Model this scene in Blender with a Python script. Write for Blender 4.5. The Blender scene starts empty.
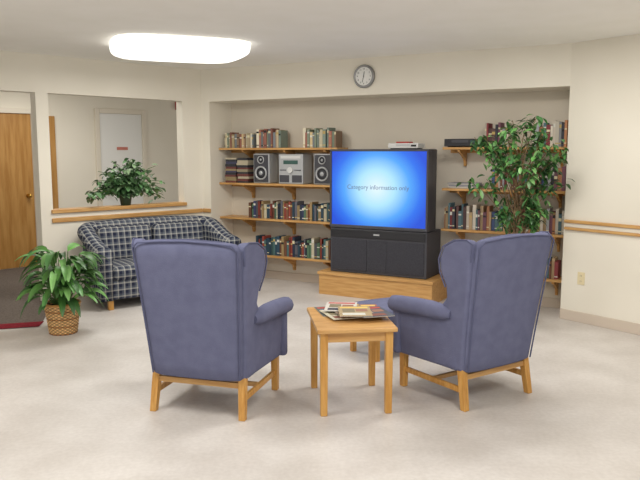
import bpy, bmesh, math, random
from mathutils import Vector, Matrix
random.seed(7)
R=math.radians
sc=bpy.context.scene
try: sc.view_settings.view_transform='Standard'
except Exception: pass
COL=bpy.context.collection

def lin(c):
    o=[]
    for v in c[:3]:
        v=v/255.0
        o.append(v/12.92 if v<=0.04045 else ((v+0.055)/1.055)**2.4)
    return (o[0],o[1],o[2],1.0)

# ---------------- materials
def newmat(name,col,rough=0.6,metal=0.0,spec=0.4):
    m=bpy.data.materials.new(name); m.use_nodes=True
    b=m.node_tree.nodes['Principled BSDF']
    b.inputs['Base Color'].default_value=lin(col)
    b.inputs['Roughness'].default_value=rough
    b.inputs['Metallic'].default_value=metal
    b.inputs['Specular IOR Level'].default_value=spec
    return m
def noisemat(name,c1,c2,scale=(8,8,8),rough=0.6,bump=0.0,detail=4,nscale=1.0,spec=0.4,lo=0.35,hi=0.65,bscale=None):
    m=newmat(name,c1,rough,0,spec); nt=m.node_tree; N=nt.nodes; L=nt.links; b=N['Principled BSDF']
    tc=N.new('ShaderNodeTexCoord'); mp=N.new('ShaderNodeMapping'); mp.inputs['Scale'].default_value=scale
    no=N.new('ShaderNodeTexNoise'); no.inputs['Scale'].default_value=nscale; no.inputs['Detail'].default_value=detail
    cr=N.new('ShaderNodeValToRGB'); cr.color_ramp.elements[0].color=lin(c1); cr.color_ramp.elements[1].color=lin(c2)
    cr.color_ramp.elements[0].position=lo; cr.color_ramp.elements[1].position=hi
    L.new(tc.outputs['Object'],mp.inputs['Vector']); L.new(mp.outputs[0],no.inputs['Vector'])
    L.new(no.outputs['Fac'],cr.inputs[0]); L.new(cr.outputs[0],b.inputs['Base Color'])
    if bump:
        bp=N.new('ShaderNodeBump'); bp.inputs['Strength'].default_value=bump; bp.inputs['Distance'].default_value=0.004
        n2=N.new('ShaderNodeTexNoise'); n2.inputs['Scale'].default_value=bscale or 180; n2.inputs['Detail'].default_value=2
        L.new(tc.outputs['Object'],n2.inputs['Vector']); L.new(n2.outputs['Fac'],bp.inputs['Height']); L.new(bp.outputs[0],b.inputs['Normal'])
    return m
def attrmat(name,rough=0.6,spec=0.3,trans=0.0):
    m=newmat(name,(128,128,128),rough,0,spec); nt=m.node_tree
    a=nt.nodes.new('ShaderNodeAttribute'); a.attribute_name='Col'
    nt.links.new(a.outputs['Color'],nt.nodes['Principled BSDF'].inputs['Base Color'])
    return m
def emismat(name,col,st):
    m=newmat(name,col); b=m.node_tree.nodes['Principled BSDF']
    b.inputs['Emission Color'].default_value=lin(col); b.inputs['Emission Strength'].default_value=st
    return m

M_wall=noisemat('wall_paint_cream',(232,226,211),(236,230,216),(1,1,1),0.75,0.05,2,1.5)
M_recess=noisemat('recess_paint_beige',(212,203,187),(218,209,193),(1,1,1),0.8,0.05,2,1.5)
M_ceil=noisemat('ceiling_paint',(248,246,240),(251,249,244),(2,2,2),0.85,0.05,2,1.5)
def floormat():
    m=noisemat('vinyl_floor',(202,196,190),(216,211,206),(1,1,1),0.42,0.0,6,2.6,0.35,0.36,0.66)
    nt=m.node_tree;N=nt.nodes;L=nt.links;b=N['Principled BSDF']
    src=b.inputs['Base Color'].links[0].from_socket
    tc=N.new('ShaderNodeTexCoord'); n=N.new('ShaderNodeTexNoise'); n.inputs['Scale'].default_value=38; n.inputs['Detail'].default_value=5
    L.new(tc.outputs['Object'],n.inputs['Vector'])
    cr=N.new('ShaderNodeValToRGB'); cr.color_ramp.elements[0].position=.35; cr.color_ramp.elements[1].position=.65
    cr.color_ramp.elements[0].color=(.92,.915,.91,1); cr.color_ramp.elements[1].color=(1,1,1,1)
    L.new(n.outputs['Fac'],cr.inputs[0])
    mx=N.new('ShaderNodeMixRGB'); mx.blend_type='MULTIPLY'; mx.inputs[0].default_value=1
    L.new(src,mx.inputs[1]); L.new(cr.outputs[0],mx.inputs[2]); L.new(mx.outputs[0],b.inputs['Base Color'])
    return m
M_floor=floormat()
M_carpet=noisemat('hall_carpet',(98,90,84),(122,112,104),(1,1,1),0.95,0.5,3,60,0.1)
M_red=noisemat('red_carpet',(118,34,46),(142,46,56),(1,1,1),0.95,0.5,3,60,0.1)
M_oak=noisemat('oak_wood',(180,128,66),(208,160,96),(3,3,30),0.42,0.0,5,1.6,0.4)
M_oakh=noisemat('oak_grain_along',(188,140,82),(210,166,106),(2.5,26,26),0.4,0.0,5,1.5,0.4)
M_oakl=noisemat('oak_leg_wood',(190,136,64),(214,164,92),(30,30,3),0.38,0.0,5,1.6,0.4)
M_door=noisemat('oak_door_veneer',(166,118,58),(188,142,80),(20,20,2),0.4,0.0,5,1.2,0.4)
M_white=newmat('white_door_paint',(236,236,232),0.5)
M_trimw=newmat('pale_trim_paint',(226,218,202),0.6)
M_base=newmat('baseboard_vinyl',(206,192,176),0.55)
M_blue=noisemat('slate_blue_fabric',(104,107,134),(110,113,140),(1,1,1),0.95,0.5,4,14,0.1)
M_pipe=newmat('fabric_piping',(94,97,124),0.9,0,0.15)
M_black=newmat('black_plastic',(40,40,44),0.4)
M_dark=newmat('charcoal_plastic',(70,70,76),0.45)
M_grille=noisemat('speaker_grille_cloth',(60,60,66),(74,74,80),(1,1,1),0.9,0.6,2,120,0.1,bscale=400)
M_silver=newmat('silver_plastic',(180,182,184),0.35,0.3)
M_lgrey=newmat('light_grey_plastic',(210,210,208),0.45)
M_brass=newmat('brass_metal',(200,160,80),0.3,1.0)
M_chrome=newmat('brushed_chrome',(150,150,150),0.3,0.7)
M_face=newmat('clock_face_white',(240,240,236),0.5)
M_ink=newmat('black_ink',(20,20,20),0.6)
M_books=attrmat('book_covers',0.6)
M_leaf=attrmat('leaf_green',0.42,0.45)
M_soil=noisemat('potting_soil',(50,36,26),(74,54,38),(1,1,1),0.95,0.5,4,60,0.1)
M_trunk=noisemat('ficus_bark',(118,96,72),(150,126,98),(1,1,1),0.9,0.4,4,30,0.1)
M_pot=newmat('dark_green_pot',(60,78,62),0.5)
M_stalk=newmat('stalk_green',(84,120,58),0.6)
M_signr=newmat('sign_red',(178,52,44),0.5)
M_plate=newmat('ivory_plate',(228,214,176),0.4)
M_lens=emismat('fluorescent_lens',(255,253,246),1.5)
M_disp=newmat('display_green',(60,90,84),0.2)

def plaid():
    m=newmat('plaid_fabric',(40,46,70),0.95,0,0.1); nt=m.node_tree;N=nt.nodes;L=nt.links;b=N['Principled BSDF']
    tc=N.new('ShaderNodeTexCoord')
    sp=N.new('ShaderNodeSeparateXYZ'); L.new(tc.outputs['Object'],sp.inputs[0])
    sn=N.new('ShaderNodeSeparateXYZ'); L.new(tc.outputs['Normal'],sn.inputs[0])
    def mth(op,a,bv=None):
        n=N.new('ShaderNodeMath'); n.operation=op
        if hasattr(a,'links'): L.new(a,n.inputs[0])
        else: n.inputs[0].default_value=a
        if bv is not None:
            if hasattr(bv,'links'): L.new(bv,n.inputs[1])
            else: n.inputs[1].default_value=bv
        return n.outputs[0]
    def stripes(axis,period,width,off):
        f=mth('FRACT',mth('ADD',mth('MULTIPLY',sp.outputs[axis],1/period),off))
        l=mth('LESS_THAN',f,width)
        w=mth('LESS_THAN',mth('ABSOLUTE',sn.outputs[axis]),0.72)
        return mth('MULTIPLY',l,w)
    def addall(period,width,off):
        s=[stripes(i,period,width,off) for i in range(3)]
        return mth('ADD',mth('ADD',s[0],s[1]),s[2])
    thin=addall(0.068,0.20,50.1)
    wide=addall(0.068,0.45,50.6)
    m1=N.new('ShaderNodeMixRGB'); m1.inputs[1].default_value=lin((92,98,108)); m1.inputs[2].default_value=lin((44,48,66))
    L.new(mth('MULTIPLY',wide,0.5),m1.inputs[0])
    m2=N.new('ShaderNodeMixRGB'); m2.inputs[2].default_value=lin((178,176,168))
    L.new(m1.outputs[0],m2.inputs[1]); L.new(mth('MINIMUM',mth('MULTIPLY',thin,0.44),1.0),m2.inputs[0])
    L.new(m2.outputs[0],b.inputs['Base Color'])
    return m
M_plaid=plaid()

def screenmat():
    m=newmat('tv_picture_blue',(10,10,20),0.25); nt=m.node_tree;N=nt.nodes;L=nt.links;b=N['Principled BSDF']
    tc=N.new('ShaderNodeTexCoord'); mp=N.new('ShaderNodeMapping'); mp.inputs['Scale'].default_value=(1.6,0.0,1.75)
    mp.inputs['Location'].default_value=(0.02,0,-0.02)
    ln=N.new('ShaderNodeVectorMath'); ln.operation='LENGTH'
    L.new(tc.outputs['Object'],mp.inputs[0]); L.new(mp.outputs[0],ln.inputs[0])
    cr=N.new('ShaderNodeValToRGB'); e=cr.color_ramp.elements
    e[0].position=0.0; e[0].color=lin((232,250,255)); e[1].position=1.0; e[1].color=lin((36,84,220))
    x=e.new(0.34); x.color=lin((178,232,255)); x=e.new(0.62); x.color=lin((84,168,252)); x=e.new(0.82); x.color=lin((46,116,240))
    L.new(ln.outputs['Value'],cr.inputs[0]); L.new(cr.outputs[0],b.inputs['Emission Color']); b.inputs['Emission Strength'].default_value=1.0
    return m
M_screen=screenmat()
M_wicker=attrmat('wicker',0.7)

# ---------------- mesh helpers
def mobj(name,verts,faces,mat,smooth=False,cols=None):
    me=bpy.data.meshes.new(name); me.from_pydata(verts,[],faces); me.update()
    ob=bpy.data.objects.new(name,me); COL.objects.link(ob)
    if mat: me.materials.append(mat)
    if smooth:
        for p in me.polygons: p.use_smooth=True
    if cols:
        ca=me.color_attributes.new('Col','FLOAT_COLOR','CORNER')
        for p in me.polygons:
            c=cols[p.index]
            for li in p.loop_indices: ca.data[li].color=c
    return ob
def fixn(ob):
    bm=bmesh.new(); bm.from_mesh(ob.data); bmesh.ops.recalc_face_normals(bm,faces=bm.faces); bm.to_mesh(ob.data); bm.free()
def bev(ob,w,seg=3):
    m=ob.modifiers.new('bevel','BEVEL'); m.width=w; m.segments=seg; m.limit_method='ANGLE'; m.angle_limit=R(35)
    for p in ob.data.polygons: p.use_smooth=True
    try: m.harden_normals=True
    except Exception: pass
    return ob
BF=[(0,3,2,1),(4,5,6,7),(0,1,5,4),(1,2,6,5),(2,3,7,6),(3,0,4,7)]
def bverts(x0,x1,y0,y1,z0,z1):
    return [(x0,y0,z0),(x1,y0,z0),(x1,y1,z0),(x0,y1,z0),(x0,y0,z1),(x1,y0,z1),(x1,y1,z1),(x0,y1,z1)]
def box(name,x0,x1,y0,y1,z0,z1,mat,b=0,seg=2):
    ob=mobj(name,bverts(x0,x1,y0,y1,z0,z1),BF,mat)
    if b: bev(ob,b,seg)
    return ob
def rbox(name,c,h,r,mat,crown=0.0,rot=None):
    bm=bmesh.new(); bmesh.ops.create_cube(bm,size=2)
    bmesh.ops.subdivide_edges(bm,edges=bm.edges[:],cuts=11,use_grid_fill=True)
    for v in bm.verts:
        n=[v.co.x,v.co.y,v.co.z]; p=[0]*3;q=[0]*3
        for i in range(3):
            k=abs(round(n[i]*6)); s=1 if n[i]>=0 else -1
            inn=h[i]-r
            val= inn*k/4 if k<=4 else (inn+0.6*r if k==5 else h[i])
            p[i]=s*val; q[i]=max(-inn,min(inn,p[i]))
        d=Vector(p)-Vector(q)
        if d.length>1e-6: P=Vector(q)+d.normalized()*r
        else: P=Vector(p)
        if crown:
            P.z+=crown*(1-(p[0]/h[0])**2)*(1-(p[1]/h[1])**2)*(1 if P.z>0 else -0.2)
        v.co=P
    me=bpy.data.meshes.new(name); bm.to_mesh(me); bm.free()
    ob=bpy.data.objects.new(name,me); COL.objects.link(ob); me.materials.append(mat)
    for p in me.polygons: p.use_smooth=True
    M=Matrix.Translation(c)
    if rot: M=M@Matrix.Rotation(rot[1],4,rot[0])
    me.transform(M)
    return ob
def cyl(name,c,r,h,mat,axis='Z',seg=24,r2=None,b=0):
    bm=bmesh.new(); bmesh.ops.create_cone(bm,cap_ends=True,segments=seg,radius1=r,radius2=r if r2 is None else r2,depth=h)
    me=bpy.data.meshes.new(name); bm.to_mesh(me); bm.free()
    ob=bpy.data.objects.new(name,me); COL.objects.link(ob); me.materials.append(mat)
    Mx=Matrix.Identity(4)
    if axis=='X': Mx=Matrix.Rotation(R(90),4,'Y')
    if axis=='Y': Mx=Matrix.Rotation(R(90),4,'X')
    me.transform(Matrix.Translation(c)@Mx)
    if b: bev(ob,b,3)
    return ob
def lathe(name,prof,mat,seg=32,c=(0,0,0)):
    vs=[];fs=[]
    n=len(prof)
    for i in range(seg):
        a=2*math.pi*i/seg
        for (r,z) in prof: vs.append((c[0]+r*math.cos(a),c[1]+r*math.sin(a),c[2]+z))
    for i in range(seg):
        for j in range(n-1):
            a=i*n+j;b=((i+1)%seg)*n+j
            fs.append((a,b,b+1,a+1))
    ob=mobj(name,vs,fs,mat,True); fixn(ob); return ob
def tube(name,pts,r,mat,cyclic=False,radii=None):
    cu=bpy.data.curves.new(name,'CURVE'); cu.dimensions='3D'; cu.bevel_depth=r; cu.bevel_resolution=3; cu.use_fill_caps=True
    sp=cu.splines.new('POLY'); sp.points.add(len(pts)-1)
    for i,p in enumerate(pts):
        sp.points[i].co=(p[0],p[1],p[2],1)
        if radii: sp.points[i].radius=radii[i]
    sp.use_cyclic_u=cyclic
    ob=bpy.data.objects.new(name,cu); COL.objects.link(ob); cu.materials.append(mat)
    dg=bpy.context.evaluated_depsgraph_get(); me=bpy.data.meshes.new_from_object(ob.evaluated_get(dg))
    bpy.data.objects.remove(ob)
    o2=bpy.data.objects.new(name,me); COL.objects.link(o2)
    for p in me.polygons: p.use_smooth=True
    if not me.materials: me.materials.append(mat)
    return o2
def text(name,s,size,loc,rot,mat,ext=0.0004):
    cu=bpy.data.curves.new(name,'FONT'); cu.body=s; cu.size=size; cu.align_x='CENTER'; cu.align_y='CENTER'; cu.extrude=ext
    cu.materials.append(mat)
    ob=bpy.data.objects.new(name,cu); COL.objects.link(ob); ob.location=loc; ob.rotation_euler=rot
    return ob
def group(name,parts,loc=(0,0,0),rz=0):
    e=bpy.data.objects.new(name,None); COL.objects.link(e); e.empty_display_size=0.1
    e.location=loc; e.rotation_euler=(0,0,rz)
    for p in parts: p.parent=e
    return e
def place(ob,loc,rz):
    ob.location=loc; ob.rotation_euler=(0,0,rz); return ob

# ---------------- room plan
CEIL=2.6; HEAD=2.21
A=Vector((-1.355,8.70)); B=Vector((2.33,6.65))
U=(B-A).normalized(); Nn=Vector((-U.y,U.x)); LEN=(B-A).length
AS=math.atan2(U.y,U.x)
def S(s,d=0,z=0):
    p=A+U*s+Nn*d; return (p.x,p.y,z)
L0=Vector((-2.84,7.43)); LU=Vector((0.719,0.695)).normalized(); AL=math.atan2(LU.y,LU.x); LN=Vector((-LU.y,LU.x))
def W(t,d=0,z=0):
    p=L0+LU*t+LN*d; return (p.x,p.y,z)
RU=Vector((0.608,-0.794)).normalized(); AR=math.atan2(RU.y,RU.x)

def wb(name,frame,s0,s1,d0,d1,z0,z1,mat,b=0):
    ob=box(name,s0,s1,d0,d1,z0,z1,mat,b)
    if frame=='S': place(ob,(A.x,A.y,0),AS)
    elif frame=='L': place(ob,(L0.x,L0.y,0),AL)
    elif frame=='R': place(ob,(B.x,B.y,0),AR)
    return ob

REC=0.45
mobj('floor',[(-9,-1.5,0),(6,-1.5,0),(6,14,0),(-9,14,0)],[(0,1,2,3)],M_floor)
mobj('ceiling',[(-9,-1.5,CEIL),(6,-1.5,CEIL),(6,14,CEIL),(-9,14,CEIL)],[(3,2,1,0)],M_ceil)
w0=W(0,0.06); w1=W(3.2,0.12)
mobj('floor_hall_carpet',[(-2.62,6.46,.004),(-2.86,7.36,.004),(w0[0],w0[1],.004),(w1[0],w1[1],.004),(-1.5,12.6,.004),(-8.8,12.6,.004),(-8.8,4.6,.004)],[(0,1,2,3,4,5,6)],M_carpet)
mobj('floor_carpet_border',[(-2.59,6.30,.006),(-2.62,6.50,.006),(-8.8,4.64,.006),(-8.8,4.40,.006)],[(0,1,2,3)],M_red)
wb('wall_back_header','S',-0.0,LEN,0,REC,HEAD,CEIL,M_wall)
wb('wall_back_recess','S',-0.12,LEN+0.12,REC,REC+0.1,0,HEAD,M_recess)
wb('wall_back_left','S',-0.124,0,0,REC+0.1,0,CEIL,M_wall)
wb('wall_back_right','S',LEN,LEN+0.25,0.0,REC+0.1,0,CEIL,M_wall)
wb('wall_right','R',0,6.5,0,0.12,0,CEIL,M_wall)
wb('baseboard_right','R',0,6.5,-0.012,0,0,0.10,M_base,0.004)
wb('baseboard_recess','S',0,LEN,REC-0.012,REC,0,0.10,M_base,0.004)
TC=1.914
wb('wall_left_below_window','L',0,1.64,0,0.13,0,0.95,M_wall)
wb('wall_left_pillar','L',-0.13,0,0,0.13,0,HEAD,M_wall)
wb('wall_left_corner','L',1.64,TC+0.05,0,0.13,0,HEAD,M_wall)
wb('wall_left_header','L',-1.35,TC+0.05,0,0.13,HEAD-0.0,CEIL,M_wall)
wb('wall_left_near','L',-5.5,-1.35,0,0.13,0,CEIL,M_wall)
wb('trim_window_sill','L',-0.02,1.66,-0.03,0.15,0.95,0.99,M_oakh,0.006)
wb('baseboard_left','L',-0.13,TC,-0.012,0,0,0.10,M_base,0.004)
wb('trim_chair_rail_left','L',-0.02,TC-0.02,-0.022,0,0.85,0.90,M_oakh,0.008)
wb('trim_chair_rail_back','S',-0.12,0.0,-0.022,0,0.85,0.90,M_oakh,0.008)
for nm,z0,z1,d in (('upper',0.935,0.965,0.03),('lower',0.868,0.895,0.026)):
    wb('trim_chair_rail_right_'+nm,'R',0.015,6.4,-d,0,z0,z1,M_oakh,0.008)
wb('trim_chair_rail_right_middle','R',0.015,6.4,-0.014,0,0.895,0.935,M_trimw,0.003)
HD=2.5
wb('wall_hall','L',-5,6,HD,HD+0.1,0,CEIL,M_wall)
wb('baseboard_hall','L',-5,6,HD-0.012,HD,0,0.1,M_base)
def projT(P):
    v=Vector(P)-L0; return v.dot(LU)
tw=projT((-4.2,9.6))
def hdoor(name,t0,t1,h,leafmat,framemat,knob=True,side=1,extra=None):
    ps=[]
    ps.append(box('leaf',t0,t1,HD-0.02,HD-0.001,0.01,h,leafmat,0.003))
    ps.append(box('frame_left',t0-0.07,t0,HD-0.045,HD-0.001,0,h+0.07,framemat,0.005))
    ps.append(box('frame_right',t1,t1+0.07,HD-0.045,HD-0.001,0,h+0.07,framemat,0.005))
    ps.append(box('frame_head',t0,t1,HD-0.045,HD-0.001,h,h+0.07,framemat,0.005))
    kx=t1-0.08 if side>0 else t0+0.08
    ps.append(cyl('knob_plate',(kx,HD-0.025,1.0),0.03,0.012,M_brass,'Y'))
    ps.append(cyl('knob_stem',(kx,HD-0.05,1.0),0.01,0.05,M_brass,'Y'))
    ps.append(lathe('knob',[(0.0,-0.028),(0.018,-0.024),(0.028,-0.008),(0.028,0.008),(0.018,0.024),(0,0.028)],M_brass,16,(kx,HD-0.08,1.0)))
    if extra: ps+=extra
    group(name,ps,(L0.x,L0.y,0),AL)
hdoor('door_1',tw-0.55,tw+0.27,2.12,M_door,M_trimw)
sg=[box('notice_sign',tw+1.55,tw+1.73,HD-0.028,HD-0.021,1.63,1.675,newmat('faded_sign',(196,120,104),0.6),0.002)]
hdoor('door_2',tw+1.28,tw+1.98,2.17,M_white,M_trimw,side=-1,extra=sg)
wb('trim_hall_post','L',tw+0.52,tw+0.60,HD-0.05,HD,0,2.1,M_door,0.004)
fa=[box('housing',tw+2.6,tw+2.7,HD-0.05,HD-0.001,2.27,2.4,M_signr,0.008),cyl('strobe',(tw+2.65,HD-0.055,2.33),0.025,0.015,M_lgrey,'Y')]
group('fire_alarm',fa,(L0.x,L0.y,0),AL)

ot=[box('plate',0.17,0.245,-0.006,-0.0005,0.36,0.48,M_plate,0.003)]
for zz in (0.395,0.445):
    ot.append(cyl('socket',(0.2075,-0.007,zz),0.016,0.003,M_plate,'Y'))
    for dx in (-0.006,0.006): ot.append(box('slot',0.2075+dx-0.0012,0.2075+dx+0.0012,-0.0092,-0.0085,zz-0.005,zz+0.006,M_ink))
group('wall_outlet',ot,(B.x,B.y,0),AR)

ck=[]
cx,cz=2.10,2.405
ring=lathe('rim',[(0.094,-0.014),(0.100,0.016),(0.116,0.018),(0.124,0.006),(0.124,-0.014),(0.094,-0.014)],M_chrome,40)
ring.data.transform(Matrix.Translation((0,-0.016,0))@Matrix.Rotation(R(90),4,'X')); ck.append(ring)
ck.append(cyl('face',(0,-0.014,0),0.1,0.02,M_face,'Y',40))
for i in range(12):
    a=R(30*i)
    ck.append(text('numeral_%d'%(i or 12),str(i or 12),0.024,(0.076*math.sin(a),-0.0255,0.076*math.cos(a)),(R(90),0,0),M_ink))
for nm,a,l,w in (('hour_hand',R(8),0.05,0.003),('minute_hand',R(195),0.068,0.002)):
    h=box(nm,-w,w,-0.029,-0.027,-0.012,l,M_ink); h.data.transform(Matrix.Rotation(a,4,'Y')); ck.append(h)
ck.append(cyl('hub',(0,-0.029,0),0.005,0.006,M_ink,'Y',12))
group('wall_clock',ck,S(cx,0,cz),AS)

# ceiling light: oval wraparound diffuser
vs=[];fs=[]
seg=64; prof=[(1.0,-0.004),(1.0,-0.05),(0.985,-0.08),(0.95,-0.10),(0.88,-0.115),(0.6,-0.122),(0.0,-0.124)]
for i in range(seg):
    a=2*math.pi*i/seg; c,s=math.cos(a),math.sin(a)
    ex=math.copysign(abs(c)**0.5,c); ey=math.copysign(abs(s)**0.5,s)
    for (q,z) in prof: vs.append((0.62*q*ex,0.48*q*ey,z))
n=len(prof)
for i in range(seg):
    for j in range(n-1):
        a=i*n+j;b=((i+1)%seg)*n+j; fs.append((a,b,b+1,a+1))
lens=mobj('lens',vs,fs,M_lens,True); fixn(lens)
cl=[lens,box('housing',-0.5,0.5,-0.34,0.34,-0.012,-0.001,M_white,0.004)]
group('ceiling_light',cl,(-1.31,6.72,CEIL),R(22))

# ---------------- shelves
SH=[1.65,1.22,0.79,0.34]
FD=REC-0.28
def shelfrun(name,s0,s1,z,brs):
    ps=[box('board',s0,s1,FD,REC-0.001,z-0.025,z,M_oakh,0.004)]
    for i,b in enumerate(brs):
        prof=[(REC-0.002,z-0.026),(FD+0.02,z-0.026),(FD+0.02,z-0.045),(FD+0.09,z-0.07),(REC-0.06,z-0.13),(REC-0.04,z-0.2),(REC-0.002,z-0.2)]
        n=len(prof); vs=[(b-0.012,y,zz) for y,zz in prof]+[(b+0.012,y,zz) for y,zz in prof]
        fs=[tuple(range(n)),tuple(reversed(range(n,2*n)))]+[(k,(k+1)%n,n+(k+1)%n,n+k) for k in range(n)]
        o=mobj('bracket_%d'%(i+1),vs,fs,M_oak); fixn(o); ps.append(o)
    ps.append(box('cleat',s0,s1,REC-0.02,REC-0.001,z-0.06,z-0.026,M_oak,0.003))
    group(name,ps,(A.x,A.y,0),AS)
for i,z in enumerate(SH):
    shelfrun('bookshelf',0.003,1.68,z,[0.35,0.95,1.5])
    shelfrun('bookshelf',2.93,LEN-0.003,z,[3.1,3.65,4.1])

PAL1=[(196,186,158),(178,162,134),(142,154,134),(156,104,90),(210,202,180),(118,124,128),(188,168,128),(152,126,104),(126,140,130)]
PAL2=[(52,76,92),(74,102,102),(44,52,68),(140,66,56),(186,178,154),(110,74,58),(82,110,88),(164,140,100),(94,94,102),(64,70,106)]
PAL3=[(140,66,70),(190,180,166),(72,86,122),(168,144,112),(116,80,92),(88,116,124),(196,188,174),(96,72,70),(176,124,90),(66,66,74),(150,150,154)]
def books(s0,s1,z,h0,h1,pal,t0=0.018,t1=0.04,lean_end=False,d=0.16):
    vs=[];fs=[];cs=[]
    def add(b,c,M=None):
        k=len(vs)
        for v in b:
            v=Vector(v)
            if M: v=M@v
            vs.append(tuple(v))
        for f in BF: fs.append(tuple(k+i for i in f)); cs.append(c)
    x=s0
    while x<s1-0.02:
        t=random.uniform(t0,t1); t=min(t,s1-x)
        h=random.uniform(h0,h1); c=random.choice(pal); j=random.uniform(.85,1.12)
        c=tuple(max(0,min(255,v*j)) for v in c)
        dd=random.uniform(0.0,0.025)
        y0=FD+0.03+dd
        M=None
        if lean_end and x>s1-0.16:
            M=Matrix.Translation((x,0,z+0.001))@Matrix.Rotation(R(-9),4,'Y')@Matrix.Translation((-x,0,-z))@Matrix.Translation((0,0,0.0))
            M=Matrix.Translation((0,0,math.sin(R(9))*0.0))@M
            x+=0.004
        add(bverts(x,x+t-0.0015,y0,y0+d,z+0.001,z+0.001+h),lin(c),M)
        lab=random.choice([(216,206,170),(190,164,100),(40,40,44),(216,214,204)])
        if random.random()<0.7:
            zz=z+h*random.uniform(.6,.8); add(bverts(x+0.001,x+t-0.0025,y0-0.0012,y0+0.002,zz,zz+h*random.uniform(.05,.16)),lin(lab),M)
        if random.random()<0.5:
            zz=z+h*0.12; add(bverts(x+0.001,x+t-0.0025,y0-0.0012,y0+0.002,zz,zz+0.01),lin(lab),M)
        x+=t+(0.0 if random.random()>.04 else 0.01)
    o=mobj('books',vs,fs,M_books,cols=cs); place(o,(A.x,A.y,0),AS)
    return o
books(0.06,0.50,SH[0],0.16,0.2,PAL1)
books(0.54,0.90,SH[0],0.18,0.24,PAL1)
books(1.20,1.66,SH[0],0.17,0.23,PAL1)
books(0.42,1.66,SH[2],0.17,0.225,PAL2)
books(0.52,1.66,SH[3],0.18,0.25,PAL2)
books(3.36,3.62,SH[0],0.17,0.25,PAL3)
books(3.84,4.19,SH[0],0.19,0.26,PAL3)
books(3.45,4.19,SH[1],0.16,0.24,PAL3)
books(2.95,4.19,SH[2],0.18,0.27,PAL3)
books(3.0,4.16,SH[3],0.17,0.24,PAL2+PAL3)

def flatstack(name,s0,s1,z,n,th,pal,y0=None,d=0.2):
    vs=[];fs=[];cs=[]
    zz=z+0.001; y0=FD+0.03 if y0 is None else y0
    for i in range(n):
        t=th*random.uniform(.7,1.3); a=random.uniform(-.008,.008)
        k=len(vs); vs+=bverts(s0+a+random.uniform(0,.01),s1+a-random.uniform(0,.01),y0+abs(a),y0+d+a,zz,zz+t-0.001)
        c=lin(random.choice(pal))
        for f in BF: fs.append(tuple(k+q for q in f)); cs.append(c)
        zz+=t
    o=mobj(name,vs,fs,M_books,cols=cs); place(o,(A.x,A.y,0),AS); return o
flatstack('video_tapes',0.07,0.24,SH[1],12,0.027,[(60,60,64),(110,66,62),(190,180,156),(76,76,98),(150,134,100)])
flatstack('video_tapes',0.25,0.42,SH[1],11,0.027,[(60,60,64),(110,66,62),(184,174,150),(90,74,64),(150,140,116)])
flatstack('magazine_stack',2.98,3.30,SH[1],6,0.01,[(190,186,176),(150,150,158),(206,200,188)],d=0.22)

def speaker(s,name='stereo_speaker'):
    w,h,d=0.235,0.36,0.2
    ps=[box('cabinet',-w/2,w/2,0,d,0,h,M_silver,0.012)]
    ps.append(box('front_panel',-w/2+.015,w/2-.015,-0.006,0.002,0.015,h-.015,M_dark,0.01))
    for zz,r in ((0.125,0.085),(0.285,0.048)):
        ps.append(lathe('cone_ring',[(r,0),(r*1.0,0.012),(r*0.82,0.014),(r*0.76,0.004)],M_silver,28))
        ps[-1].data.transform(Matrix.Translation((0,-0.004,zz))@Matrix.Rotation(R(90),4,'X'))
        c=lathe('cone',[(r*0.8,0.006),(r*0.3,-0.0),(r*0.25,0.008),(0,0.012)],M_black,28)
        c.data.transform(Matrix.Translation((0,-0.004,zz))@Matrix.Rotation(R(90),4,'X')); ps.append(c)
        k=lathe('dust_cap',[(r*0.3,0.008),(r*0.2,0.014),(0,0.017)],M_silver,20)
        k.data.transform(Matrix.Translation((0,-0.004,zz))@Matrix.Rotation(R(90),4,'X')); ps.append(k)
    p=S(s,FD+0.03,SH[1]+0.001)
    group(name,ps,p,AS)
speaker(0.62); speaker(1.47)
ps=[box('body',-0.17,0.17,0,0.22,0,0.355,M_silver,0.01),
    box('display',-0.1,0.1,-0.004,0.002,0.235,0.28,M_disp,0.003),
    box('cd_tray',-0.14,0.14,-0.006,0.002,0.30,0.335,M_lgrey,0.004),
    box('cassette_left',-0.155,-0.02,-0.006,0.002,0.02,0.105,M_dark,0.006),
    box('cassette_right',0.02,0.155,-0.006,0.002,0.02,0.105,M_dark,0.006)]
ps.append(cyl('volume_knob',(0,-0.012,0.165),0.036,0.026,M_lgrey,'Y',24,b=0.003))
for i in range(5):
    ps.append(cyl('button',(-0.14+0.018*i,-0.004,0.165),0.006,0.01,M_dark,'Y',12))
    ps.append(cyl('button',(0.065+0.018*i,-0.004,0.165),0.006,0.01,M_dark,'Y',12))
group('stereo_system',ps,S(1.045,FD+0.02,SH[1]+0.001),AS)

ps=[box('body',-0.2,0.2,0,0.24,0.008,0.085,M_black,0.005),box('tape_door',-0.12,0.06,-0.003,0.002,0.045,0.075,M_dark,0.002),
    box('display',0.08,0.17,-0.003,0.002,0.045,0.07,M_disp,0.002),box('foot_l',-0.17,-0.14,0.02,0.2,0,0.01,M_black),box('foot_r',0.14,0.17,0.02,0.2,0,0.01,M_black)]
group('video_recorder',ps,S(3.14,FD+0.02,SH[0]+0.001),AS)

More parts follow.
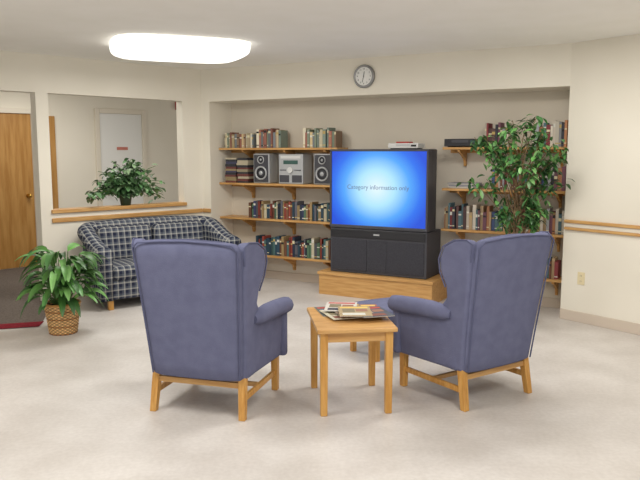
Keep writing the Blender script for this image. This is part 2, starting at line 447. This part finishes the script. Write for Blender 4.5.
# ---------------- TV
TS=2.28; TZ=0.26; TT=1.63
def tv():
    ps=[]
    y=-0.04
    ps.append(box('speaker_cabinet',-0.575,0.575,y,0.40,0,0.50,M_dark,0.012))
    ps.append(box('grille_left',-0.55,-0.12,y-0.008,y+0.002,0.03,0.38,M_grille,0.006))
    ps.append(box('grille_right',0.12,0.55,y-0.008,y+0.002,0.03,0.38,M_grille,0.006))
    ps.append(box('grille_centre',-0.115,0.115,y-0.006,y+0.002,0.03,0.38,M_grille,0.004))
    ps.append(box('control_strip',-0.56,0.56,y-0.012,y+0.002,0.40,0.49,M_black,0.008))
    ps.append(box('badge',-0.035,0.035,y-0.014,y-0.011,0.435,0.452,M_silver,0.001))
    H=TT-TZ
    x=0.58; z0=0.505; z1=H
    b=0.024
    ps.append(box('bezel_bottom',-x,x,y-0.01,y+0.12,z0,z0+b+0.01,M_dark,0.006))
    ps.append(box('bezel_top',-x,x,y-0.01,y+0.12,z1-b,z1,M_dark,0.006))
    ps.append(box('bezel_left',-x,-x+b,y-0.01,y+0.12,z0+b,z1-b,M_dark,0.006))
    ps.append(box('bezel_right',x-b,x,y-0.01,y+0.12,z0+b,z1-b,M_dark,0.006))
    vs=[(-x,y+.1,z0),(x,y+.1,z0),(x,y+.1,z1),(-x,y+.1,z1),(-x,0.2,z0),(x,0.2,z0),(x,0.2,z1),(-x,0.2,z1),
        (-x+.13,0.41,z0),(x-.13,0.41,z0),(x-.13,0.41,z1-.22),(-x+.13,0.41,z1-.22)]
    fs=[(0,1,2,3)]+[(0,1,5,4),(1,2,6,5),(2,3,7,6),(3,0,4,7)]+[(4,5,9,8),(5,6,10,9),(6,7,11,10),(7,4,8,11)]+[(8,9,10,11)]
    o=mobj('rear_housing',vs,fs,M_dark); fixn(o); bev(o,0.01,2); ps.append(o)
    zc=(z0+z1)/2
    sw=x-b; sh=(z1-z0)/2-b
    scn=mobj('screen',[(-sw,0,-sh),(sw,0,-sh),(sw,0,sh),(-sw,0,sh)],[(0,1,2,3)],M_screen); scn.location=(0,y+0.004,zc+0.003); ps.append(scn)
    ps.append(text('screen_text','Category information only',0.068,(0.0,y+0.002,zc+0.02),(R(90),0,0),newmat('screen_text_grey',(110,130,176),0.6)))
    group('rear_projection_television',ps,S(TS,0,TZ+0.001),AS)
tv()
ps=[box('top',-0.70,0.68,-0.12,0.43,0.225,0.26,M_oakh,0.006),box('front',-0.685,0.665,-0.105,-0.08,0,0.225,M_oakh,0.003),
    box('side_left',-0.685,-0.66,-0.08,0.42,0,0.225,M_oakh,0.003),box('side_right',0.64,0.665,-0.08,0.42,0,0.225,M_oakh,0.003),
    box('back',-0.66,0.64,0.4,0.42,0,0.225,M_oakh)]
group('television_platform',ps,S(TS,0,0),AS)
ps=[box('body',-0.17,0.17,0,0.2,0.008,0.062,M_lgrey,0.006),box('tray',-0.08,0.08,-0.003,0.002,0.035,0.05,M_silver,0.002),
    box('display',0.09,0.15,-0.003,0.002,0.025,0.045,M_ink,0.002),box('feet',-0.15,0.15,0.02,0.18,0,0.01,M_black),
    box('disc_case',-0.09,0.05,0.03,0.16,0.063,0.078,M_signr,0.002)]
group('dvd_player',ps,S(TS+0.28,-0.02,TT+0.001),AS)

# ---------------- wing chair
def wing_chair(loc,rz):
    ps=[]
    def backrow(z):
        k=(z-0.24)/0.84
        yc=-0.265-0.115*k-0.02*k*k
        hw=0.295+0.05*k
        th=0.06-0.012*k
        return yc,hw,th
    zs=[0.235,0.25,0.32,0.42,0.55,0.68,0.8,0.9,0.98,1.03,1.06,1.075]
    n=40; vs=[];fs=[]
    for i,z in enumerate(zs):
        yc,hw,th=backrow(z)
        if i==0: hw-=.012; th-=.02
        if z>1.0:
            q=(z-1.0)/0.075; hw-=0.035*q**2.5; th-=0.03*q**2.5
        for j in range(n):
            a=2*math.pi*j/n; c,s=math.cos(a),math.sin(a); e=0.28
            xx=hw*math.copysign(abs(c)**e,c); yy=th*math.copysign(abs(s)**0.45,s)
            bulge=-0.018*(1-(xx/hw)**2) if s<0 else 0.01*(1-(xx/hw)**2)
            zz=z+ (0.022*(1-(xx/hw)**2)*max(0,(z-0.8)/0.275))
            vs.append((xx,yc+yy+bulge,zz))
    for i in range(len(zs)-1):
        for j in range(n):
            a=i*n+j;b=i*n+(j+1)%n; fs.append((a,b,b+n,a+n))
    fs.append(tuple(reversed(range(n)))); fs.append(tuple(range((len(zs)-1)*n,len(zs)*n)))
    o=mobj('back',vs,fs,M_blue,True); fixn(o); ps.append(o)
    ctrl=[(-0.295,0.24),(-0.315,0.45),(-0.35,0.70),(-0.385,0.95),(-0.40,1.055),(-0.36,1.083),(-0.28,1.075),(-0.205,1.03),(-0.165,0.95),(-0.16,0.86),(-0.185,0.77),(-0.18,0.70),(-0.13,0.65),(-0.02,0.625),(0.15,0.612),(0.27,0.60),(0.285,0.55),(0.275,0.40),(0.275,0.24)]
    for sgn in (-1,1):
        n=len(ctrl); vs=[];fs=[]
        def xo(y,z):
            k=(z-0.24)/0.84
            f=(y+0.3)/0.6
            return 0.302+0.05*k + 0.035*max(0,f) + (0.05*max(0,(y+0.40)/0.24)*max(0,(z-.66)/.3) if z>.66 else 0)
        for off in (0.0,0.068):
            for y,z in ctrl: vs.append((sgn*(xo(y,z)-off+0.012),y,z))
        fs.append(tuple(range(n))); fs.append(tuple(reversed(range(n,2*n))))
        for k in range(n): fs.append((k,n+k,n+(k+1)%n,(k+1)%n))
        o=mobj('wing_and_arm_panel',vs,fs,M_blue); fixn(o)
        bm=bmesh.new(); bm.from_mesh(o.data); bmesh.ops.triangulate(bm,faces=[f for f in bm.faces if len(f.verts)>4]); bm.to_mesh(o.data); bm.free()
        bev(o,0.022,4); ps.append(o)
        ps.append(tube('piping',[(sgn*(xo(y,z)+0.008),y,z) for y,z in ctrl[3:11]],0.005,M_pipe))
        pts=[(sgn*0.335,-0.21,0.60),(sgn*0.345,-0.16,0.605),(sgn*0.352,-0.05,0.605),(sgn*0.36,0.1,0.60),(sgn*0.367,0.24,0.59),(sgn*0.37,0.30,0.585)]
        r=tube('arm_roll',pts,0.056,M_blue,radii=[.5,.85,1,1,1,.96]); ps.append(r)
        ps.append(cyl('arm_front_disc',(sgn*0.37,0.302,0.585),0.05,0.012,M_blue,'Y',24,b=0.004))
        ps.append(rbox('arm_front_post',(sgn*0.345,0.275,0.41),(0.038,0.03,0.17),0.025,M_blue))
    pts=[]
    for z in (0.25,0.4,0.55,0.7,0.85,0.98,1.04):
        yc,hw,th=backrow(z); pts.append((hw-0.008,yc-th*0.93,z))
    top=[(0.30,-0.44,1.072),(0.15,-0.447,1.085),(0,-0.45,1.09)]
    full=pts+top; full=full+[(-a,b,c) for a,b,c in reversed(full[:-1])]
    ps.append(tube('back_piping',full,0.005,M_pipe))
    ps.append(rbox('seat_base',(0,0.02,0.315),(0.325,0.285,0.078),0.03,M_blue))
    ps.append(rbox('seat_cushion',(0,0.06,0.44),(0.275,0.27,0.06),0.05,M_blue,0.02))
    def leg(nm,x,y,dx,dy,h=0.27,w=0.024):
        t=w; b=w*0.85
        vs=[(x+dx-b,y+dy-b,0),(x+dx+b,y+dy-b,0),(x+dx+b,y+dy+b,0),(x+dx-b,y+dy+b,0),(x-t,y-t,h),(x+t,y-t,h),(x+t,y+t,h),(x-t,y+t,h)]
        o=mobj(nm,vs,BF,M_oakl); bev(o,0.004,2); ps.append(o)
    leg('leg_rear_left',-0.285,-0.265,-0.012,-0.045); leg('leg_rear_right',0.285,-0.265,0.012,-0.045)
    leg('leg_front_left',-0.30,0.265,0,0); leg('leg_front_right',0.30,0.265,0,0)
    for s in (-1,1): 
        o=box('side_stretcher',s*0.295-0.011,s*0.295+0.011,-0.285,0.25,0.105,0.14,M_oakl,0.003); ps.append(o)
    ps.append(box('centre_stretcher',-0.285,0.285,-0.02,0.002,0.11,0.138,M_oakh,0.003))
    ps.append(box('rear_stretcher',-0.27,0.27,-0.29,-0.268,0.185,0.22,M_oakh,0.003))
    group('wing_chair',ps,loc,rz)
wing_chair((-0.665,4.42,0),R(-16))
wing_chair((0.975,4.62,0),R(34))

ps=[rbox('cushion',(0,0,0.34),(0.25,0.21,0.06),0.045,M_blue,0.02),rbox('base',(0,0,0.25),(0.24,0.2,0.06),0.02,M_blue)]
for sx in (-1,1):
    for sy in (-1,1):
        ps.append(box('leg',sx*0.205-0.02,sx*0.205+0.02,sy*0.165-0.02,sy*0.165+0.02,0,0.21,M_oakl,0.003))
group('ottoman',ps,(0.53,5.48,0),R(30))

# ---------------- side table
ps=[]
w,d,h=0.245,0.315,0.55
ps.append(box('top',-w,w,-d,d,h-0.028,h,M_oakh,0.008,3))
ps.append(box('apron_front',-0.2,0.2,-0.275,-0.255,h-0.09,h-0.028,M_oakh,0.002)); ps.append(box('apron_back',-0.2,0.2,0.255,0.275,h-0.09,h-0.028,M_oakh,0.002))
ps.append(box('apron_left',-0.215,-0.195,-0.26,0.26,h-0.09,h-0.028,M_oakh,0.002)); ps.append(box('apron_right',0.195,0.215,-0.26,0.26,h-0.09,h-0.028,M_oakh,0.002))
for i,(x,y) in enumerate(((-.2,-.26),(.2,-.26),(-.2,.26),(.2,.26))):
    t=0.024
    b=0.021
    o=mobj('leg_%d'%(i+1),[(x-b,y-b,0),(x+b,y-b,0),(x+b,y+b,0),(x-b,y+b,0),(x-t,y-t,h-.028),(x+t,y-t,h-.028),(x+t,y+t,h-.028),(x-t,y+t,h-.028)],BF,M_oakl); bev(o,0.005,3); ps.append(o)
TL=(0.19,4.40); TR=R(7)
group('side_table',ps,(TL[0],TL[1],0),TR)
vs=[];fs=[];cs=[]
def mag(cx,cy,z,w,l,t,ang,col,bands):
    M=Matrix.Translation((cx,cy,z))@Matrix.Rotation(ang,4,'Z')
    def add(b,c):
        k=len(vs)
        for v in b: vs.append(tuple(M@Vector(v)))
        for f in BF: fs.append(tuple(k+q for q in f)); cs.append(lin(c))
    add(bverts(-w/2,w/2,-l/2,l/2,0,t*0.7),(222,218,206)); add(bverts(-w/2-.001,w/2+.001,-l/2-.001,l/2+.001,t*.7,t),col)
    for (x0,x1,y0,y1,c) in bands: add(bverts(x0*w,x1*w,y0*l,y1*l,t,t+0.0004),c)
MC=[(98,102,98),(156,94,80),(196,190,168),(94,110,94),(134,116,98),(204,198,190),(84,88,98),(170,150,116)]
lay=[(-0.08,0.16,6),(0.12,0.17,-5),(-0.05,0.03,12),(0.12,0.05,-8),(0.01,0.12,3),(-0.03,0.17,-12),(0.14,-0.03,9),(0.03,-0.02,-6)]
z=h+0.001
for i,(x,y,a) in enumerate(lay):
    mag(x,y,z,0.205,0.27,0.0045,R(a),MC[i],[(-.44,.44,.3,.44,random.choice([(224,218,204),(180,76,64),(222,190,104)])),(-.38,.0,-.12,.24,random.choice([(130,120,96),(96,112,134),(176,150,124)])),(.04,.4,-.05,.2,random.choice([(200,196,186),(70,76,70),(150,110,90)])),(-.4,.3,-.42,-.2,random.choice([(206,206,196),(60,60,70),(130,84,70)]))])
    z+=0.0052
mg=mobj('magazines',vs,fs,M_books,cols=cs); place(mg,(TL[0],TL[1]-0.0,0),TR)

# ---------------- sofa
def sofa(loc,rz):
    ps=[]
    Wd=0.74; path=[]
    path.append((-Wd,0.38)); path.append((-Wd,0.25)); path.append((-Wd,0.1)); path.append((-Wd,-0.05))
    rad=0.22; cxx=-Wd+rad; cyy=-0.31+rad
    for i in range(0,9):
        a=math.pi+ (math.pi/2)*i/8
        path.append((cxx+rad*math.cos(a),cyy+rad*math.sin(a)))
    left=path[:13]
    for k in range(1,6): path.append((cxx+( -2*cxx)*k/6.0 ,-0.31))
    path+= [(-x,y) for x,y in reversed(left)]
    n=len(path)
    vs=[];fs=[]
    P=[Vector(p) for p in path]
    for i,p in enumerate(P):
        t=(P[min(i+1,n-1)]-P[max(i-1,0)]).normalized()
        o=Vector((t.y,-t.x))
        if o.dot(p-Vector((0,0.3)))<0: o=-o
        k=max(0,min(1,(0.38-p.y)/0.69)); k=k*k*(3-2*k)
        T=0.65+0.2*k + (0.012*(1-(p.x/Wd)**2) if i>12 and i<n-13 else 0)
        prof=[(-.07,.1),(-.08,.35),(-.075,T-.14),(-.085,T-.06),(-.055,T-.015),(0,T+.004),(.055,T-.004),(.09,T-.035),(.1,T-.075),(.085,T-.115),(.055,T-.14),(.05,T-.18),(.05,.35),(.045,.1)]
        m=len(prof)
        for (oo,z) in prof: vs.append((p.x+o.x*oo,p.y+o.y*oo,z))
    for i in range(n-1):
        for j in range(m):
            a=i*m+j;b=i*m+(j+1)%m; fs.append((a,b,b+m,a+m))
    fs.append(tuple(range(m))); fs.append(tuple(reversed(range((n-1)*m,n*m))))
    o=mobj('curved_back_and_arms',vs,fs,M_plaid,True); fixn(o); ps.append(o)
    ps.append(rbox('seat_base',(0,0.03,0.2),(0.68,0.34,0.1),0.03,M_plaid))
    for s in (-1,1):
        ps.append(rbox('seat_cushion',(s*0.33,0.08,0.365),(0.325,0.31,0.075),0.055,M_plaid,0.02))
        ps.append(rbox('back_cushion',(s*0.32,-0.17,0.61),(0.31,0.08,0.19),0.06,M_plaid,0.0,('X',R(10))))
        ps.append(box('leg_front',s*0.68-.025,s*0.68+.025,0.3,0.35,0,0.11,M_oakl,0.004))
        ps.append(box('leg_rear',s*0.60-.025,s*0.60+.025,-0.27,-0.22,0,0.11,M_oakl,0.004))
    group('plaid_loveseat',ps,loc,rz)
sofa((-1.79,7.68,0),R(-143))

# ---------------- leaves
def leafmesh(store,base,dirv,length,width,col,droop=0.3,nseg=4,fold=0.25,shape='oval'):
    vs,fs,cs=store
    d=dirv.normalized(); up=Vector((0,0,1))
    side=d.cross(up)
    if side.length<1e-3: side=Vector((1,0,0))
    side.normalize(); 
    roll=random.uniform(-.5,.5); nrm=side.cross(d).normalized()
    side2=(side*math.cos(roll)+nrm*math.sin(roll)); 
    k0=len(vs); p=base.copy(); cur=d.copy()
    for i in range(nseg+1):
        t=i/nseg
        if shape=='oval': w=width*math.sin(math.pi*min(1,(t*0.92+0.04)))**0.8*(1-0.25*t)
        else: w=width*(math.sin(math.pi*(t**0.75*0.97+0.015))**0.7)
        up2=side2.cross(cur).normalized()
        if up2.z<0: up2=-up2
        vs.append(tuple(p+side2*w*.5+up2*w*fold*.5)); vs.append(tuple(p)); vs.append(tuple(p-side2*w*.5+up2*w*fold*.5))
        p=p+cur*(length/nseg)
        cur=(cur+Vector((0,0,-droop))).normalized()
    for i in range(nseg):
        a=k0+3*i
        fs.append((a,a+1,a+4,a+3)); fs.append((a+1,a+2,a+5,a+4))
        c1=lin(col); c2=lin(tuple(v*0.9 for v in col)); cs.append(c1); cs.append(c2)
def rdir(zlo=-1,zhi=1):
    a=random.uniform(0,2*math.pi); z=random.uniform(zlo,zhi); r=math.sqrt(max(0,1-z*z)); return Vector((r*math.cos(a),r*math.sin(a),z))
def gcol(g):
    base=random.choice(g); j=random.uniform(.8,1.2); return tuple(max(0,min(255,v*j)) for v in base)

def ficus(loc):
    random.seed(21)
    ps=[]; st=([],[],[])
    stems=[]
    for k in range(3):
        ph=k*2.1; pts=[]
        for i in range(16):
            t=i/15; z=0.27+t*1.25
            a=ph+t*5; r=0.022+0.02*t
            pts.append(Vector((r*math.cos(a)+0.03*t,r*math.sin(a),z)))
        stems.append(pts); ps.append(tube('stem_%d'%(k+1),pts,0.012,M_trunk,radii=[1.2-0.7*i/15 for i in range(16)]))
    G=[(72,120,62),(90,140,72),(60,102,56),(112,158,92),(66,112,62)]
    tips=[]
    for i in range(50):
        z=random.choice([random.uniform(0.95,1.3),random.uniform(1.3,1.85),random.uniform(1.5,1.95)])
        a=random.uniform(0,2*math.pi)
        R0=0.45*math.sqrt(max(0.12,1-((z-1.45)/0.62)**2))*random.uniform(.45,1)
        x=R0*math.cos(a)*1.05; y=R0*math.sin(a)*0.62-0.03
        if z<1.25: x=abs(x)*0.8 if random.random()<.7 else x*0.7
        tips.append(Vector((x,y,z)))
    for i,tp in enumerate(tips):
        s=random.choice(stems); b=s[min(15,max(4,int((tp.z-0.5)/1.25*13)-random.randint(0,3)))]
        mid=(b+tp)/2+Vector((0,0,0.06))
        pts=[b,(b+mid)/2+Vector((0,0,.02)),mid,(mid+tp)/2+Vector((0,0,.02)),tp]
        ps.append(tube('branch_%d'%(i+1),pts,0.005,M_trunk,radii=[1.2,1,.8,.6,.4]))
        for j in range(21):
            q=random.uniform(.35,1.0); c=mid.lerp(tp,q)+rdir()*random.uniform(0,.085)
            d=rdir(-.8,.3)
            if c.y>0.24: c.y=0.24
            leafmesh(st,c,d,random.uniform(.07,.105),random.uniform(.032,.046),gcol(G),0.25)
    o=mobj('foliage',st[0],st[1],M_leaf,True,st[2]); ps.append(o)
    ps.append(lathe('pot',[(0,0.0),(0.12,0.0),(0.13,0.02),(0.165,0.27),(0.18,0.275),(0.18,0.3),(0.155,0.3),(0.152,0.25)],M_pot,32))
    ps.append(lathe('soil',[(0.153,0.262),(0.08,0.272),(0,0.276)],M_soil,24))
    group('ficus_tree',ps,loc,0)
ficus((1.81,6.44,0))

def floorplant(loc):
    random.seed(33)
    ps=[]; st=([],[],[])
    G=[(76,124,58),(94,146,70),(62,104,52),(116,164,92),(84,134,72)]
    for i in range(120):
        a=random.uniform(0,2*math.pi); r=random.uniform(0,.06)
        b=Vector((r*math.cos(a),r*math.sin(a),0.25))
        hgt=random.uniform(0.06,0.48); lean=random.uniform(.04,.17)
        a2=a+random.uniform(-.5,.5)
        tip=b+Vector((lean*math.cos(a2),lean*math.sin(a2),hgt))
        ps.append(tube('stalk_%d'%i,[b,b.lerp(tip,.5)+Vector((0,0,.02)),tip],0.0035,M_stalk))
        el=random.uniform(-.1,1.0)
        d=Vector((math.cos(a2),math.sin(a2),el))
        leafmesh(st,tip,d,random.uniform(.2,.30),random.uniform(.05,.078),gcol(G),random.uniform(.2,.42),6,0.3,'lance')
    o=mobj('foliage',st[0],st[1],M_leaf,True,st[2]); ps.append(o)
    seg=72; rows=20; vs=[];fs=[];cs=[]
    for j in range(rows*2+1):
        t=j/(rows*2); z=0.27*t; r=0.115+0.035*t
        for i in range(seg):
            a=2*math.pi*i/seg
            wv=0.005*math.sin(a*18+ (math.pi if (j//2)%2 else 0))*(1 if j%2 else 0.2)
            rr=r+wv+(0.004 if j%2 else 0)
            vs.append((rr*math.cos(a),rr*math.sin(a),z))
    for j in range(rows*2):
        for i in range(seg):
            a=j*seg+i;b=j*seg+(i+1)%seg; fs.append((a,b,b+seg,a+seg))
            q=math.sin(2*math.pi*i/seg*18+(math.pi if (j//2)%2 else 0)); k=0.88+0.25*q
            c=(210*k,168*k,114*k) if (j//2)%5 else (166*k,116*k,70*k)
            cs.append(lin(tuple(min(255,v) for v in c)))
    fs.append(tuple(reversed(range(seg)))); cs.append(lin((150,110,60)))
    ps.append(mobj('basket',vs,fs,M_wicker,True,cs))
    rim=[(0.151*math.cos(R(10*i)),0.151*math.sin(R(10*i)),0.272) for i in range(36)]
    ps.append(tube('basket_rim',rim,0.011,M_oak,cyclic=True))
    ps.append(lathe('soil',[(0.144,0.245),(0.07,0.252),(0,0.255)],M_soil,24))
    group('potted_lily_plant',ps,loc,0)
floorplant((-2.29,6.10,0))

def sillplant(loc,rz):
    random.seed(11)
    ps=[]; st=([],[],[])
    G=[(92,132,82),(112,154,104),(72,108,66),(146,176,134),(84,124,78)]
    for i in range(72):
        a=random.uniform(0,2*math.pi); R0=random.uniform(.08,.50)
        tx=R0*math.cos(a)*1.1; ty=R0*math.sin(a)*.5-0.06
        tz=0.13+random.uniform(.0,.40)*(1-(abs(tx)/.62)**2) - (0.09 if abs(tx)>.34 else 0)
        b=Vector((random.uniform(-.05,.05),random.uniform(-.04,.04),.12)); tp=Vector((tx,ty,tz)); mid=(b+tp)/2+Vector((0,0,.06))
        ps.append(tube('vine_%d'%(i+1),[b,(b+mid)/2+Vector((0,0,.02)),mid,(mid+tp)/2+Vector((0,0,.02)),tp],0.003,M_stalk))
        for j in range(13):
            q=random.uniform(.1,1); c=(mid.lerp(tp,(q-.5)*2) if q>.5 else b.lerp(mid,q*2))+rdir()*random.uniform(0,.06)
            if c.z<0.03: c.z=0.04
            leafmesh(st,c,rdir(-.5,.5),random.uniform(.065,.1),random.uniform(.045,.068),gcol(G),0.3)
    ps.append(mobj('foliage',st[0],st[1],M_leaf,True,st[2]))
    ps.append(lathe('pot',[(0,0.0),(0.055,0.0),(0.075,0.12),(0.082,0.125),(0.08,0.135),(0.068,0.13),(0.066,0.11)],M_pot,24))
    ps.append(lathe('soil',[(0.067,0.115),(0,0.12)],M_soil,20))
    group('trailing_ivy_plant',ps,loc,rz)
sillplant(W(0.88,0.055,0.991),AL)

# ---------------- lights
def area(name,loc,sx,sy,power,rot=(0,0,0),col=(1,0.975,0.93)):
    l=bpy.data.lights.new(name,'AREA'); l.shape='RECTANGLE'; l.size=sx; l.size_y=sy; l.energy=power; l.color=col
    o=bpy.data.objects.new(name,l); COL.objects.link(o); o.location=loc; o.rotation_euler=rot
    return o
area('lamp_fixture_a',(-1.31,6.72,2.46),0.9,0.6,32)
area('fill_light_b',(1.3,5.2,2.57),1.2,0.7,38)  # added fill above the right chair, no fixture modelled for it
area('fill_light_c',(-1.6,3.4,2.57),1.4,0.8,42)  # fill light added to brighten the left foreground, unseen source
area('fill_light_d',(1.2,1.8,2.57),1.4,0.8,50)  # added overhead fill near the camera, not a real fixture
hl=W(0.7,1.25,2.57)
area('fill_light_hall',hl,1.2,0.6,26)  # light added to brighten the hall, no lamp is seen there
w=bpy.data.worlds.new('world'); sc.world=w; w.use_nodes=True
w.node_tree.nodes['Background'].inputs[0].default_value=(1,0.98,0.95,1); w.node_tree.nodes['Background'].inputs[1].default_value=0.95

cam=bpy.data.cameras.new('camera'); co=bpy.data.objects.new('camera',cam); COL.objects.link(co)
co.location=(0,0,1.6); co.rotation_euler=(R(90-7.165),0,0)
cam.sensor_width=36; cam.lens=36*700/640; cam.clip_start=0.05
sc.camera=co
